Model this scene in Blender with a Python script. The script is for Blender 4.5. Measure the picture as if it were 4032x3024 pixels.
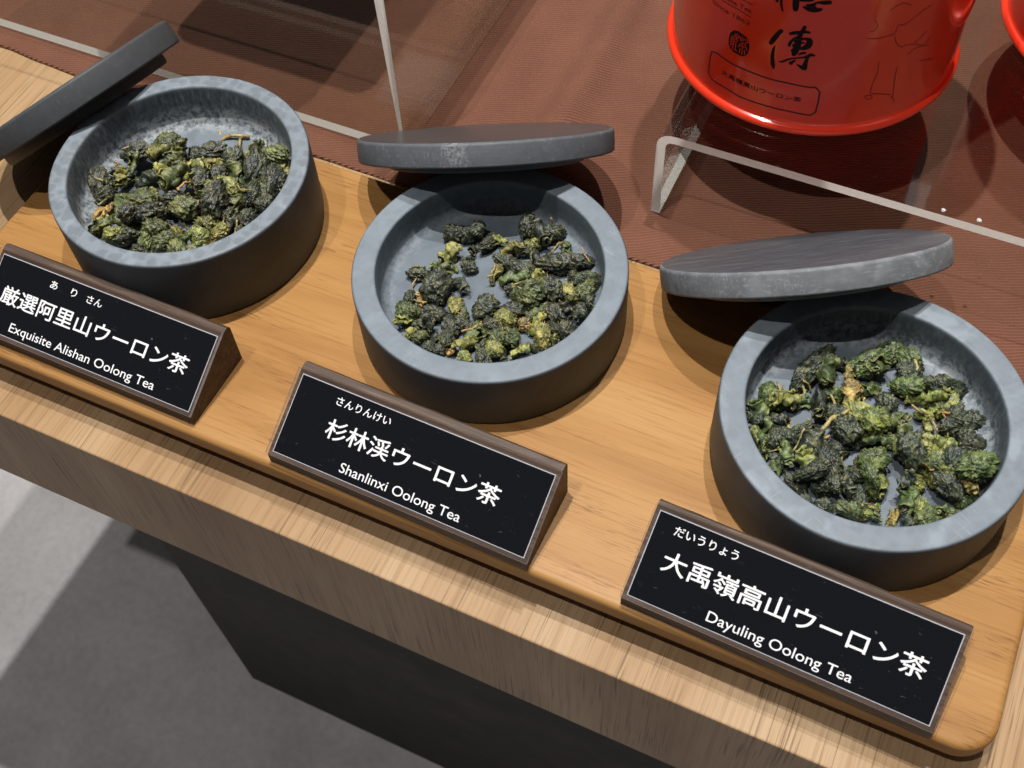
import bpy, bmesh, math, random
from mathutils import Vector, Matrix, noise

for o in list(bpy.data.objects):
    bpy.data.objects.remove(o, do_unlink=True)
scene = bpy.context.scene
COL = scene.collection

# ------------------------------------------------------------------ camera
cam_data = bpy.data.cameras.new('camera')
cam = bpy.data.objects.new('camera', cam_data)
COL.objects.link(cam)
cam.matrix_world = Matrix(((0.906244, -0.330709, 0.263350, 0.131731),
                           (0.420583, 0.768342, -0.482453, -0.231216),
                           (-0.042791, 0.547981, 0.835396, 0.354090),
                           (0, 0, 0, 1)))
cam_data.sensor_width = 36
cam_data.lens = 4600 * 36 / 4032
cam_data.clip_start = 0.01
cam_data.clip_end = 50
cam_data.dof.use_dof = True
cam_data.dof.focus_distance = 0.43
cam_data.dof.aperture_fstop = 30
scene.camera = cam

# ------------------------------------------------------------------ world, lamps, exposure
world = bpy.data.worlds.new('World')
scene.world = world
world.use_nodes = True
bg = world.node_tree.nodes['Background']
bg.inputs[0].default_value = (1.0, 0.97, 0.94, 1)
bg.inputs[1].default_value = 0.045


def spot(name, loc, aim, power, radius, cone=70, color=(1, 0.96, 0.90)):
    l = bpy.data.lights.new(name, 'SPOT')
    l.energy = power
    l.color = color
    l.shadow_soft_size = radius
    l.spot_size = math.radians(cone)
    l.spot_blend = 0.6
    o = bpy.data.objects.new(name, l)
    o.location = loc
    o.rotation_euler = (Vector(aim) - Vector(loc)).to_track_quat('-Z', 'Y').to_euler()
    COL.objects.link(o)
    return o


spot('ceiling_spot', (-0.48, -0.89, 3.00), (0.0, 0.0, 0), 115, 0.022, 56)
spot('ceiling_spot', (-0.36, 0.17, 3.00), (-0.05, 0.0, 0), 290, 0.020, 56)
spot('ceiling_spot', (0.06, 0.66, 3.00), (0.03, 0.0, 0), 200, 0.022, 52)

# added fill lamp for soft light from above, no such source seen
fill = bpy.data.lights.new('overhead_fill', 'AREA')
fill.shape = 'RECTANGLE'
fill.size, fill.size_y = 4.0, 2.4
fill.energy = 12
fill.color = (1.0, 0.97, 0.93)
fo = bpy.data.objects.new('overhead_fill', fill)
fo.location = (0, 1.8, 2.9)
COL.objects.link(fo)

scene.view_settings.view_transform = 'Standard'
scene.view_settings.look = 'None'
scene.view_settings.exposure = 0.16
scene.view_settings.gamma = 1.0
scene.cycles.use_denoising = True
scene.cycles.max_bounces = 7
scene.cycles.transparent_max_bounces = 24


# ------------------------------------------------------------------ helpers
def link(o, parent=None):
    COL.objects.link(o)
    if parent is not None:
        o.parent = parent
    return o


def mesh_obj(name, verts, faces, mat, parent=None, smooth=False, mats=None, fmat=None):
    me = bpy.data.meshes.new(name)
    me.from_pydata([tuple(v) for v in verts], [], faces)
    if mats:
        for m in mats:
            me.materials.append(m)
        if fmat:
            me.polygons.foreach_set('material_index', fmat)
    elif mat:
        me.materials.append(mat)
    if smooth:
        me.polygons.foreach_set('use_smooth', [True] * len(me.polygons))
    me.update()
    return link(bpy.data.objects.new(name, me), parent)


def bm_obj(name, bm, mat, parent=None, smooth=False):
    me = bpy.data.meshes.new(name)
    bmesh.ops.recalc_face_normals(bm, faces=bm.faces[:])
    bm.to_mesh(me)
    bm.free()
    me.materials.append(mat)
    if smooth:
        me.polygons.foreach_set('use_smooth', [True] * len(me.polygons))
    return link(bpy.data.objects.new(name, me), parent)


def empty(name, loc=(0, 0, 0), rz=0.0):
    o = bpy.data.objects.new(name, None)
    o.empty_display_size = 0.01
    o.location = loc
    o.rotation_euler = (0, 0, rz)
    return link(o)


def tag(o, label, cat=None, group=None, kind=None):
    o['label'] = label
    if cat:
        o['category'] = cat
    if group:
        o['group'] = group
    if kind:
        o['kind'] = kind
    return o


def lathe(profile, n=128, wob=0.0, seed=0):
    """profile: list of (r, z), closed with poles where r == 0"""
    V, F = [], []
    rows = []
    for r, z in profile:
        if r < 1e-7:
            V.append((0, 0, z))
            rows.append([len(V) - 1])
        else:
            row = []
            for i in range(n):
                a = 2 * math.pi * i / n
                w = 1 + wob * noise.noise(Vector((math.cos(a) * 2 + seed, math.sin(a) * 2, z * 40)))
                V.append((r * w * math.cos(a), r * w * math.sin(a), z))
                row.append(len(V) - 1)
            rows.append(row)
    for a, b in zip(rows, rows[1:]):
        if len(a) == 1 and len(b) == 1:
            continue
        for i in range(n):
            j = (i + 1) % n
            if len(a) == 1:
                F.append((a[0], b[i], b[j]))
            elif len(b) == 1:
                F.append((a[i], a[j], b[0]))
            else:
                F.append((a[i], a[j], b[j], b[i]))
    return V, F


def box_bm(x0, x1, y0, y1, z0, z1, bevel=0.0, seg=2):
    bm = bmesh.new()
    bmesh.ops.create_cube(bm, size=1)
    for v in bm.verts:
        v.co = Vector(((x0 + x1) / 2 + v.co.x * (x1 - x0), (y0 + y1) / 2 + v.co.y * (y1 - y0),
                       (z0 + z1) / 2 + v.co.z * (z1 - z0)))
    if bevel:
        bmesh.ops.bevel(bm, geom=bm.edges[:], offset=bevel, segments=seg, profile=0.5, affect='EDGES')
    return bm


# ------------------------------------------------------------------ node material helper
class Mat:
    def __init__(self, name):
        self.m = bpy.data.materials.new(name)
        self.m.use_nodes = True
        self.t = self.m.node_tree
        self.t.nodes.clear()
        self.out = self.t.nodes.new('ShaderNodeOutputMaterial')

    def n(self, typ, **kw):
        nd = self.t.nodes.new('ShaderNode' + typ)
        for k, v in kw.items():
            setattr(nd, k, v)
        return nd

    def l(self, a, b):
        self.t.links.new(a, b)

    def val(self, sock, v):
        if hasattr(v, 'is_linked') or hasattr(v, 'links'):
            self.l(v, sock)
        else:
            sock.default_value = v

    def coord(self, scale=(1, 1, 1), rot=(0, 0, 0), kind='Object'):
        tc = self.n('TexCoord')
        mp = self.n('Mapping')
        self.l(tc.outputs[kind], mp.inputs[0])
        mp.inputs['Scale'].default_value = scale
        mp.inputs['Rotation'].default_value = rot
        return mp.outputs[0]

    def noise(self, vec, scale=1, detail=3, rough=0.5, dist=0.0):
        nd = self.n('TexNoise')
        self.l(vec, nd.inputs['Vector'])
        nd.inputs['Scale'].default_value = scale
        nd.inputs['Detail'].default_value = detail
        nd.inputs['Roughness'].default_value = rough
        nd.inputs['Distortion'].default_value = dist
        return nd.outputs['Fac']

    def ramp(self, fac, stops):
        nd = self.n('ValToRGB')
        self.l(fac, nd.inputs[0])
        e = nd.color_ramp.elements
        while len(e) < len(stops):
            e.new(0.5)
        for el, (p, c) in zip(e, stops):
            el.position = p
            el.color = (*c, 1) if len(c) == 3 else c
        return nd.outputs[0]

    def step(self, fac, a, b):
        nd = self.n('MapRange')
        nd.interpolation_type = 'SMOOTHSTEP'
        self.l(fac, nd.inputs[0])
        nd.inputs[1].default_value = a
        nd.inputs[2].default_value = b
        return nd.outputs[0]

    def math(self, op, a, b=0.5, clamp=False):
        nd = self.n('Math', operation=op, use_clamp=clamp)
        self.val(nd.inputs[0], a)
        self.val(nd.inputs[1], b)
        return nd.outputs[0]

    def mix(self, fac, a, b, mode='MIX'):
        nd = self.n('Mix', data_type='RGBA', blend_type=mode)
        self.val(nd.inputs[0], fac)
        for s, v in ((nd.inputs[6], a), (nd.inputs[7], b)):
            if isinstance(v, tuple) and len(v) == 3:
                v = (*v, 1)
            self.val(s, v)
        return nd.outputs[2]

    def bump(self, h, strength, dist, normal=None):
        nd = self.n('Bump')
        self.l(h, nd.inputs['Height'])
        nd.inputs['Strength'].default_value = strength
        nd.inputs['Distance'].default_value = dist
        if normal is not None:
            self.l(normal, nd.inputs['Normal'])
        return nd.outputs[0]

    def principled(self, color, rough=0.5, spec=0.5, normal=None, coat=0.0, coat_rough=0.1, metal=0.0):
        p = self.n('BsdfPrincipled')
        if isinstance(color, tuple) and len(color) == 3:
            color = (*color, 1)
        self.val(p.inputs['Base Color'], color)
        self.val(p.inputs['Roughness'], rough)
        p.inputs['Specular IOR Level'].default_value = spec
        p.inputs['Coat Weight'].default_value = coat
        p.inputs['Coat Roughness'].default_value = coat_rough
        p.inputs['Metallic'].default_value = metal
        if normal is not None:
            self.l(normal, p.inputs['Normal'])
        return p.outputs[0]

    def done(self, shader):
        self.l(shader, self.out.inputs[0])
        return self.m


# ------------------------------------------------------------------ materials
def mat_board():
    k = Mat('board_wood')
    broad = k.noise(k.coord((4.5, 34, 30)), 1, 3, 0.55, 0.8)
    fine = k.noise(k.coord((26, 900, 500), (0, 0, 0.05)), 1, 4, 0.62, 0.2)
    pores = k.noise(k.coord((110, 2600, 900), (0, 0, 0.07)), 1, 2, 0.5)
    sel = k.noise(k.coord((12, 70, 60)), 1, 3, 0.55, 0.5)
    base = k.ramp(broad, [(0.28, (0.262, 0.126, 0.038)), (0.5, (0.345, 0.180, 0.060)), (0.72, (0.415, 0.236, 0.090))])
    base = k.mix(k.math('MULTIPLY', k.step(fine, 0.48, 0.70), 0.48), base, (0.195, 0.080, 0.023))
    pm = k.math('MULTIPLY', k.step(pores, 0.56, 0.68), k.step(sel, 0.44, 0.66))
    base = k.mix(k.math('MULTIPLY', pm, 0.75), base, (0.095, 0.036, 0.012))
    nrm = k.bump(fine, 0.10, 0.0002)
    return k.done(k.principled(base, 0.45, 0.20, nrm))


def mat_counter():
    k = Mat('counter_wood')
    tc = k.n('TexCoord')
    sx = k.n('SeparateXYZ')
    k.l(tc.outputs['Object'], sx.inputs[0])
    along = k.math('SUBTRACT', sx.outputs[1], sx.outputs[2])
    cb = k.n('CombineXYZ')
    k.l(sx.outputs[0], cb.inputs[0])
    k.l(along, cb.inputs[1])

    def sc(a, b):
        mp = k.n('Mapping')
        mp.inputs['Scale'].default_value = (a, b, 1)
        mp.inputs['Rotation'].default_value = (0, 0, 0.015)
        k.l(cb.outputs[0], mp.inputs[0])
        return mp.outputs[0]
    broad = k.noise(sc(20, 5), 1, 3, 0.55, 0.4)
    fine = k.noise(sc(620, 10), 1, 4, 0.65, 0.15)
    line = k.noise(sc(1500, 22), 1, 2, 0.5)
    sel = k.noise(sc(60, 20), 1, 2)
    base = k.ramp(broad, [(0.30, (0.270, 0.160, 0.078)), (0.5, (0.345, 0.222, 0.120)), (0.7, (0.41, 0.285, 0.168))])
    base = k.mix(k.math('MULTIPLY', k.step(fine, 0.46, 0.68), 0.52), base, (0.205, 0.116, 0.052))
    lm = k.math('MULTIPLY', k.step(line, 0.54, 0.66), k.step(sel, 0.40, 0.6))
    base = k.mix(k.math('MULTIPLY', lm, 0.7), base, (0.11, 0.060, 0.028))
    nrm = k.bump(fine, 0.1, 0.0003)
    return k.done(k.principled(base, 0.48, 0.18, nrm))


def mat_slate(name, tint=(0.135, 0.160, 0.190), blot=0.5, dabs=0.0, chalk=0.0, brush=0.0, floor_z=0.0, rough=0.55, speck=0.25, outer=0.0, H=0.0, chisel=0.0, mark=None):
    k = Mat(name)
    v = k.coord()
    big = k.noise(v, 60, 3, 0.6, 0.5)
    mid = k.noise(v, 260, 4, 0.6)
    fine = k.noise(v, 1400, 2, 0.6)
    dark = tuple(c * 0.55 for c in tint)
    light = tuple(min(1, c * 1.45 + 0.012) for c in tint)
    base = k.ramp(mid, [(0.25, tuple(c * 0.90 for c in tint)), (0.5, tint), (0.78, tuple(c * 1.10 for c in tint))])
    base = k.mix(k.math('MULTIPLY', k.step(big, 0.46, 0.62), blot), base, light)
    if dabs:
        vo = k.n('TexVoronoi', feature='F1')
        mp = k.n('Mapping')
        k.l(v, mp.inputs[0])
        mp.inputs['Scale'].default_value = (1, 1, 0.6)
        wn = k.n('TexNoise')
        k.l(v, wn.inputs['Vector'])
        wn.inputs['Scale'].default_value = 300
        va_ = k.n('VectorMath', operation='MULTIPLY_ADD')
        k.l(wn.outputs['Color'], va_.inputs[0])
        va_.inputs[1].default_value = (0.004, 0.004, 0.0)
        k.l(mp.outputs[0], va_.inputs[2])
        k.l(va_.outputs[0], vo.inputs['Vector'])
        vo.inputs['Scale'].default_value = 210
        vo.inputs['Randomness'].default_value = 0.6
        d = k.math('SUBTRACT', 1.0, k.step(vo.outputs['Distance'], 0.30, 0.58))
        d = k.math('MULTIPLY', d, k.step(k.noise(v, 40, 2), 0.30, 0.46))
        tz = k.n('TexCoord')
        sz = k.n('SeparateXYZ')
        k.l(tz.outputs['Object'], sz.inputs[0])
        d = k.math('MULTIPLY', d, k.step(sz.outputs[2], H - 0.0010, H - 0.0002))
        base = k.mix(k.math('MULTIPLY', d, dabs), base, dark)
    # thin scuffs left by handling
    s1 = k.step(k.noise(k.coord((2200, 90, 300), (0.0, 0.0, 0.7)), 1, 2, 0.5, 0.3), 0.62, 0.72)
    s2 = k.step(k.noise(k.coord((90, 2400, 300), (0.0, 0.0, 0.4)), 1, 2, 0.5, 0.3), 0.62, 0.72)
    scuff = k.math('MULTIPLY', k.math('MAXIMUM', s1, s2), k.step(k.noise(v, 90, 2), 0.42, 0.62))
    base = k.mix(k.math('MULTIPLY', scuff, speck), base, (0.36, 0.40, 0.44))
    if chisel:
        tq = k.n('TexCoord')
        sq = k.n('SeparateXYZ')
        k.l(tq.outputs['Object'], sq.inputs[0])
        ang = k.math('ARCTAN2', sq.outputs[1], sq.outputs[0])
        cq = k.n('CombineXYZ')
        k.l(k.math('MULTIPLY', ang, 26.0), cq.inputs[0])
        k.l(k.math('MULTIPLY', sq.outputs[2], 190.0), cq.inputs[1])
        cn = k.noise(cq.outputs[0], 1.0, 3, 0.6, 0.3)
        rq = k.math('ADD', k.math('POWER', sq.outputs[0], 2.0), k.math('POWER', sq.outputs[1], 2.0))
        wall = k.math('MULTIPLY', k.step(rq, 0.0385 ** 2, 0.0400 ** 2), k.math('SUBTRACT', 1.0, k.step(rq, 0.0428 ** 2, 0.0433 ** 2)))
        wall = k.math('MULTIPLY', wall, k.math('SUBTRACT', 1.0, k.step(sq.outputs[2], H - 0.0022, H - 0.0010)))
        cm = k.math('MULTIPLY', wall, chisel)
        base = k.mix(cm, base, k.ramp(cn, [(0.36, tuple(c * 0.30 for c in tint)), (0.55, tuple(c * 0.62 for c in tint)), (0.70, tuple(c * 1.25 for c in tint))]))
    if mark:
        tm = k.n('TexCoord')
        dm = k.n('VectorMath', operation='DISTANCE')
        k.l(tm.outputs['Object'], dm.inputs[0])
        dm.inputs[1].default_value = mark
        mm = k.math('SUBTRACT', 1.0, k.step(k.math('ADD', dm.outputs['Value'], k.math('MULTIPLY', k.math('SUBTRACT', k.noise(v, 130, 5, 0.75), 0.5), 0.020)), 0.0020, 0.0080))
        mm = k.math('MULTIPLY', mm, k.step(k.noise(k.coord((900, 900, 900)), 1, 3, 0.7), 0.42, 0.60))
        base = k.mix(k.math('MULTIPLY', mm, 0.45), base, (0.34, 0.36, 0.38))
    if brush:
        br = k.noise(k.coord((40, 900, 900), (0, 0, 0.5)), 1, 4, 0.6, 0.2)
        base = k.mix(k.math('MULTIPLY', k.step(br, 0.5, 0.72), brush), base, (0.30, 0.325, 0.35))
    if chalk:
        tc = k.n('TexCoord')
        sx = k.n('SeparateXYZ')
        k.l(tc.outputs['Object'], sx.inputs[0])
        r2 = k.math('ADD', k.math('POWER', sx.outputs[0], 2.0), k.math('POWER', sx.outputs[1], 2.0))
        rr = k.math('POWER', r2, 0.5)
        n1 = k.noise(v, 120, 5, 0.7, 0.8)
        rr = k.math('ADD', rr, k.math('MULTIPLY', k.math('SUBTRACT', n1, 0.5), 0.012))
        zz = k.math('ADD', sx.outputs[2], k.math('MULTIPLY', k.math('SUBTRACT', k.noise(v, 160, 4, 0.65), 0.5), 0.012))
        ring = k.math('MULTIPLY', k.step(rr, 0.0335, 0.0385), k.math('SUBTRACT', 1.0, k.step(zz, floor_z + 0.004, floor_z + 0.010)))
        inside = k.math('SUBTRACT', 1.0, k.step(r2, 0.0425 ** 2, 0.0432 ** 2))
        ring = k.math('MULTIPLY', ring, inside)
        ring = k.math('MULTIPLY', ring, k.step(k.noise(v, 420, 4, 0.7), 0.40, 0.58))
        base = k.mix(k.math('MULTIPLY', ring, chalk), base, (0.40, 0.43, 0.45))
    if outer:
        tc2 = k.n('TexCoord')
        s2 = k.n('SeparateXYZ')
        k.l(tc2.outputs['Object'], s2.inputs[0])
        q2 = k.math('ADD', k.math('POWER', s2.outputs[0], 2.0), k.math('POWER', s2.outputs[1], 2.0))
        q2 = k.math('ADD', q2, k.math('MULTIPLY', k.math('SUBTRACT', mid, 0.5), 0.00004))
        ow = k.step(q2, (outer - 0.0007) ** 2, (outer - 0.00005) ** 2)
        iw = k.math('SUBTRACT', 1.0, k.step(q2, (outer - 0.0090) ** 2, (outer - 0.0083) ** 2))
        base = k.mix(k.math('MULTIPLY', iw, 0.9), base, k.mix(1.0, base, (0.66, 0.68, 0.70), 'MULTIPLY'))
        polished = k.ramp(big, [(0.3, (0.043, 0.048, 0.055)), (0.7, (0.060, 0.067, 0.076))])
        base = k.mix(k.math('MULTIPLY', ow, 0.9), base, polished)
    h = k.math('ADD', k.math('MULTIPLY', mid, 0.7), k.math('MULTIPLY', fine, 0.3))
    nrm = k.bump(h, 0.14, 0.0003)
    return k.done(k.principled(base, rough, 0.3, nrm))


def mat_cloth():
    k = Mat('ribbed_cloth')
    v = k.coord((1, 1, 0), (0, 0, -0.435))
    warp = k.noise(k.coord((1, 1, 0)), 18, 2, 0.5)
    sx = k.n('SeparateXYZ')
    k.l(v, sx.inputs[0])
    yy = k.math('ADD', sx.outputs[1], k.math('MULTIPLY', k.math('SUBTRACT', warp, 0.5), 0.010))
    s = k.math('SINE', k.math('MULTIPLY', yy, 2 * math.pi / 0.00140), 0)
    s = k.math('MULTIPLY_ADD', s, 0.5)
    thread = k.noise(k.coord((1600, 500, 0), (0, 0, -0.435)), 1, 2, 0.6)
    blot = k.noise(k.coord(), 38, 3, 0.6)
    base = k.ramp(blot, [(0.25, (0.160, 0.069, 0.043)), (0.75, (0.225, 0.102, 0.066))])
    base = k.mix(k.math('MULTIPLY', s, 0.55), k.mix(0.6, base, (0.11, 0.042, 0.027)), k.mix(0.25, base, (0.33, 0.165, 0.112)))
    base = k.mix(k.math('MULTIPLY', k.step(thread, 0.55, 0.75), 0.35), base, (0.28, 0.138, 0.095))
    hh = k.math('ADD', s, k.math('MULTIPLY', thread, 0.45))
    nrm = k.bump(hh, 0.85, 0.0006)
    return k.done(k.principled(base, 0.85, 0.15, nrm))


def mat_clear(name, dust=0.0, tint=(0.965, 0.975, 0.965), gloss=1.0, smear=0.0):
    k = Mat(name)
    lw = k.n('LayerWeight')
    lw.inputs[0].default_value = 0.5
    fac = k.math('ADD', k.math('MULTIPLY', k.math('POWER', lw.outputs['Facing'], 4.0), 0.75), 0.045 * gloss, True)
    tr = k.n('BsdfTransparent')
    tr.inputs[0].default_value = (*tint, 1)
    gl = k.n('BsdfGlossy')
    gl.inputs['Roughness'].default_value = 0.03
    gl.inputs[0].default_value = (1, 1, 1, 1)
    mx = k.n('MixShader')
    k.l(fac, mx.inputs[0])
    k.l(tr.outputs[0], mx.inputs[1])
    k.l(gl.outputs[0], mx.inputs[2])
    sh = mx.outputs[0]
    if dust:
        v = k.coord()
        a = k.step(k.noise(k.coord((260, 1500, 400), (0, 0, 0.8)), 1, 2, 0.5, 1.2), 0.68, 0.76)
        b = k.step(k.noise(v, 700, 2, 0.5), 0.76, 0.82)
        m = k.math('MAXIMUM', k.math('MULTIPLY', a, k.step(k.noise(v, 90, 2), 0.5, 0.65)), b)
        f = k.math('MULTIPLY', m, dust)
        if smear:
            f = k.math('ADD', f, k.math('MULTIPLY', k.step(k.noise(v, 30, 3, 0.6, 0.6), 0.55, 0.72), smear))
        df = k.n('BsdfDiffuse')
        df.inputs[0].default_value = (0.72, 0.74, 0.78, 1)
        m2 = k.n('MixShader')
        k.l(f, m2.inputs[0])
        k.l(sh, m2.inputs[1])
        k.l(df.outputs[0], m2.inputs[2])
        sh = m2.outputs[0]
    return k.done(sh)


def mat_acrylic_edge(name, col=(0.98, 0.97, 0.92), clear=0.0, up=1.2):
    k = Mat(name)
    v = k.coord()
    nz = k.noise(v, 500, 3, 0.6)
    c1 = k.mix(nz, tuple(c * 0.82 for c in col), col)
    df = k.n('BsdfDiffuse')
    tl = k.n('BsdfTranslucent')
    k.l(c1, df.inputs[0])
    k.l(c1, tl.inputs[0])
    # light piped down inside the sheet leaves through the cut edge: shade the edge partly as an upward face
    geo = k.n('NewGeometry')
    va = k.n('VectorMath', operation='ADD')
    k.l(geo.outputs['Normal'], va.inputs[0])
    va.inputs[1].default_value = (0, 0, up)
    vn = k.n('VectorMath', operation='NORMALIZE')
    k.l(va.outputs[0], vn.inputs[0])
    k.l(vn.outputs[0], df.inputs['Normal'])
    vb = k.n('VectorMath', operation='ADD')
    k.l(geo.outputs['Normal'], vb.inputs[0])
    vb.inputs[1].default_value = (0, 0, -up)
    vm = k.n('VectorMath', operation='NORMALIZE')
    k.l(vb.outputs[0], vm.inputs[0])
    k.l(vm.outputs[0], tl.inputs['Normal'])
    mx = k.n('MixShader')
    mx.inputs[0].default_value = 0.82
    k.l(df.outputs[0], mx.inputs[1])
    k.l(tl.outputs[0], mx.inputs[2])
    tr = k.n('BsdfTransparent')
    m2 = k.n('MixShader')
    m2.inputs[0].default_value = clear
    k.l(mx.outputs[0], m2.inputs[1])
    k.l(tr.outputs[0], m2.inputs[2])
    return k.done(m2.outputs[0])


def mat_simple(name, col, rough=0.5, spec=0.5, coat=0.0, nscale=0, namp=0.2, bump=0.0, coat_rough=0.08):
    k = Mat(name)
    nrm = None
    c = col
    if nscale:
        nz = k.noise(k.coord(), nscale, 4, 0.6)
        c = k.ramp(nz, [(0.3, tuple(x * (1 - namp) for x in col)), (0.7, tuple(min(1, x * (1 + namp)) for x in col))])
        if bump:
            nrm = k.bump(nz, bump, 0.0005)
    return k.done(k.principled(c, rough, spec, nrm, coat, coat_rough))


def mat_block():
    k = Mat('walnut_block')
    fine = k.noise(k.coord((30, 600, 600)), 1, 4, 0.6, 0.4)
    broad = k.noise(k.coord((12, 90, 90)), 1, 2)
    base = k.ramp(fine, [(0.3, (0.040, 0.024, 0.016)), (0.55, (0.085, 0.055, 0.040)), (0.75, (0.150, 0.105, 0.080))])
    base = k.mix(k.math('MULTIPLY', k.step(broad, 0.5, 0.7), 0.4), base, (0.12, 0.07, 0.045))
    return k.done(k.principled(base, 0.55, 0.3, k.bump(fine, 0.2, 0.0003)))


def mat_leaf(name='tea_leaf'):
    k = Mat(name)
    oi = k.n('ObjectInfo')
    v = k.coord()
    at = k.n('Attribute', attribute_name='margin')
    n1 = k.noise(v, 1.6, 3, 0.6)
    n2 = k.noise(v, 7.0, 3, 0.55)
    col = oi.outputs['Color']
    lo = k.mix(1.0, col, (0.42, 0.50, 0.55), 'MULTIPLY')
    hi = k.mix(1.0, col, (1.9, 1.75, 1.35), 'MULTIPLY')
    base = k.mix(k.step(n1, 0.36, 0.66), lo, hi)
    base = k.mix(k.math('MULTIPLY', k.step(n2, 0.52, 0.74), 0.5), base, hi)
    pale = k.mix(0.5, hi, (0.44, 0.40, 0.17))
    e = k.math('MULTIPLY', at.outputs['Fac'], k.step(k.noise(v, 2.2, 2), 0.36, 0.62))
    base = k.mix(k.math('MULTIPLY', e, 0.75), base, pale)
    nrm = k.bump(n2, 0.18, 0.05)
    return k.done(k.principled(base, 0.40, 0.5, nrm))


def mat_floor():
    k = Mat('floor_carpet')
    v = k.coord()
    a = k.noise(v, 14, 5, 0.65)
    b = k.noise(v, 120, 3, 0.6)
    c = k.mix(0.35, k.ramp(a, [(0.3, (0.33, 0.325, 0.34)), (0.7, (0.46, 0.452, 0.47))]), k.ramp(b, [(0.3, (0.35, 0.34, 0.35)), (0.7, (0.54, 0.525, 0.54))]))
    return k.done(k.principled(c, 0.9, 0.1, k.bump(b, 0.4, 0.002)))


BOARD = mat_board()
COUNTER = mat_counter()
SLATE = [mat_slate('slate_hammered', (0.176, 0.207, 0.243), 0.35, 0.50, 0.85, floor_z=0.0155, outer=0.0498, H=0.0335, chisel=0.85),
         mat_slate('slate_smooth', (0.156, 0.188, 0.224), 0.30, 0.0, 0.30, floor_z=0.0130, outer=0.0500),
         mat_slate('slate_worn', (0.164, 0.196, 0.232), 0.50, 0.22, 0.80, floor_z=0.0150, outer=0.0502, H=0.0305, chisel=0.60)]
LID_SLATE = [mat_slate('lid_slate_dark', (0.055, 0.059, 0.066), 0.10, speck=0.08),
             mat_slate('lid_slate_plain', (0.090, 0.098, 0.112), 0.18, brush=0.12, speck=0.2),
             mat_slate('lid_slate_brushed', (0.135, 0.147, 0.162), 0.75, brush=0.55, speck=0.4)]
LID_TOP = [mat_slate('lid_top_dark', (0.055, 0.058, 0.064), 0.05, rough=0.30, speck=0.1),
           mat_slate('lid_top_plain', (0.050, 0.052, 0.058), 0.05, brush=0.10, rough=0.28, speck=0.15),
           mat_slate('lid_top_brushed', (0.066, 0.072, 0.086), 0.10, brush=0.45, rough=0.34, speck=0.2)]
CLOTH = mat_cloth()
CLEAR = mat_clear('clear_acrylic', 0.10)
COVER = mat_clear('scratched_clear_cover', 0.09, (0.96, 0.96, 0.97), 0.55)
EDGE = mat_acrylic_edge('acrylic_cut_edge')
EDGE2 = mat_acrylic_edge('cover_cut_edge', (0.55, 0.54, 0.55), 0.45, 0.3)
BLOCK = mat_block()
BLACK = mat_simple('black_print', (0.0070, 0.0078, 0.0100), 0.9, 0.0)
WHITE = mat_simple('white_print', (0.90, 0.91, 0.92), 0.6, 0.2)
REFRACTION = mat_simple('painted_refraction', (0.52, 0.53, 0.56), 0.6, 0.2)  # light refracted at the card border, put in as pale colour
RED = mat_simple('red_lacquer', (0.90, 0.046, 0.014), 0.20, 0.5, 0.6)
INK = mat_simple('black_ink', (0.012, 0.003, 0.003), 0.5, 0.2)
INK_RED = mat_simple('dark_red_ink', (0.20, 0.010, 0.006), 0.4, 0.3)
INK_PURPLE = mat_simple('purple_ink', (0.055, 0.010, 0.022), 0.4, 0.3)
LEAF = mat_leaf()
FLOOR = mat_floor()
PLINTH = mat_simple('dark_plinth', (0.030, 0.026, 0.024), 0.6, 0.3, nscale=30, namp=0.35)
CRUMB = mat_simple('white_crumb', (0.55, 0.56, 0.58), 0.7, 0.2, nscale=900, namp=0.1)

# ------------------------------------------------------------------ setting: floor, counter
CZ = -0.020          # counter top
FZ = -0.80           # floor
o = mesh_obj('floor', [(-3, -3, FZ), (3, -3, FZ), (3, 3, FZ), (-3, 3, FZ)], [(0, 1, 2, 3)], FLOOR)
tag(o, 'grey mottled carpet floor below the counter', kind='structure')

counter = empty('counter', (0, 0.25, FZ))
tag(counter, 'long pale wood counter with square front edge and dark recessed base', 'counter')


def in_parent(o, p):
    o.parent = p
    o.matrix_parent_inverse = Matrix.Translation(p.location).inverted()
    return o


in_parent(bm_obj('counter_top', box_bm(-0.525, 1.2, -0.1062, 0.70, CZ - 0.068, CZ, 0.0007, 2), COUNTER), counter)
in_parent(bm_obj('base_cabinet', box_bm(-0.3245, 1.15, 0.003, 0.62, FZ, CZ - 0.0685), PLINTH), counter)

# ------------------------------------------------------------------ wooden board on feet
board = empty('wooden_board', (0.0, -0.09, CZ))
tag(board, 'orange brown wooden board with rounded corner carrying jars and name signs', 'board')


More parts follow.
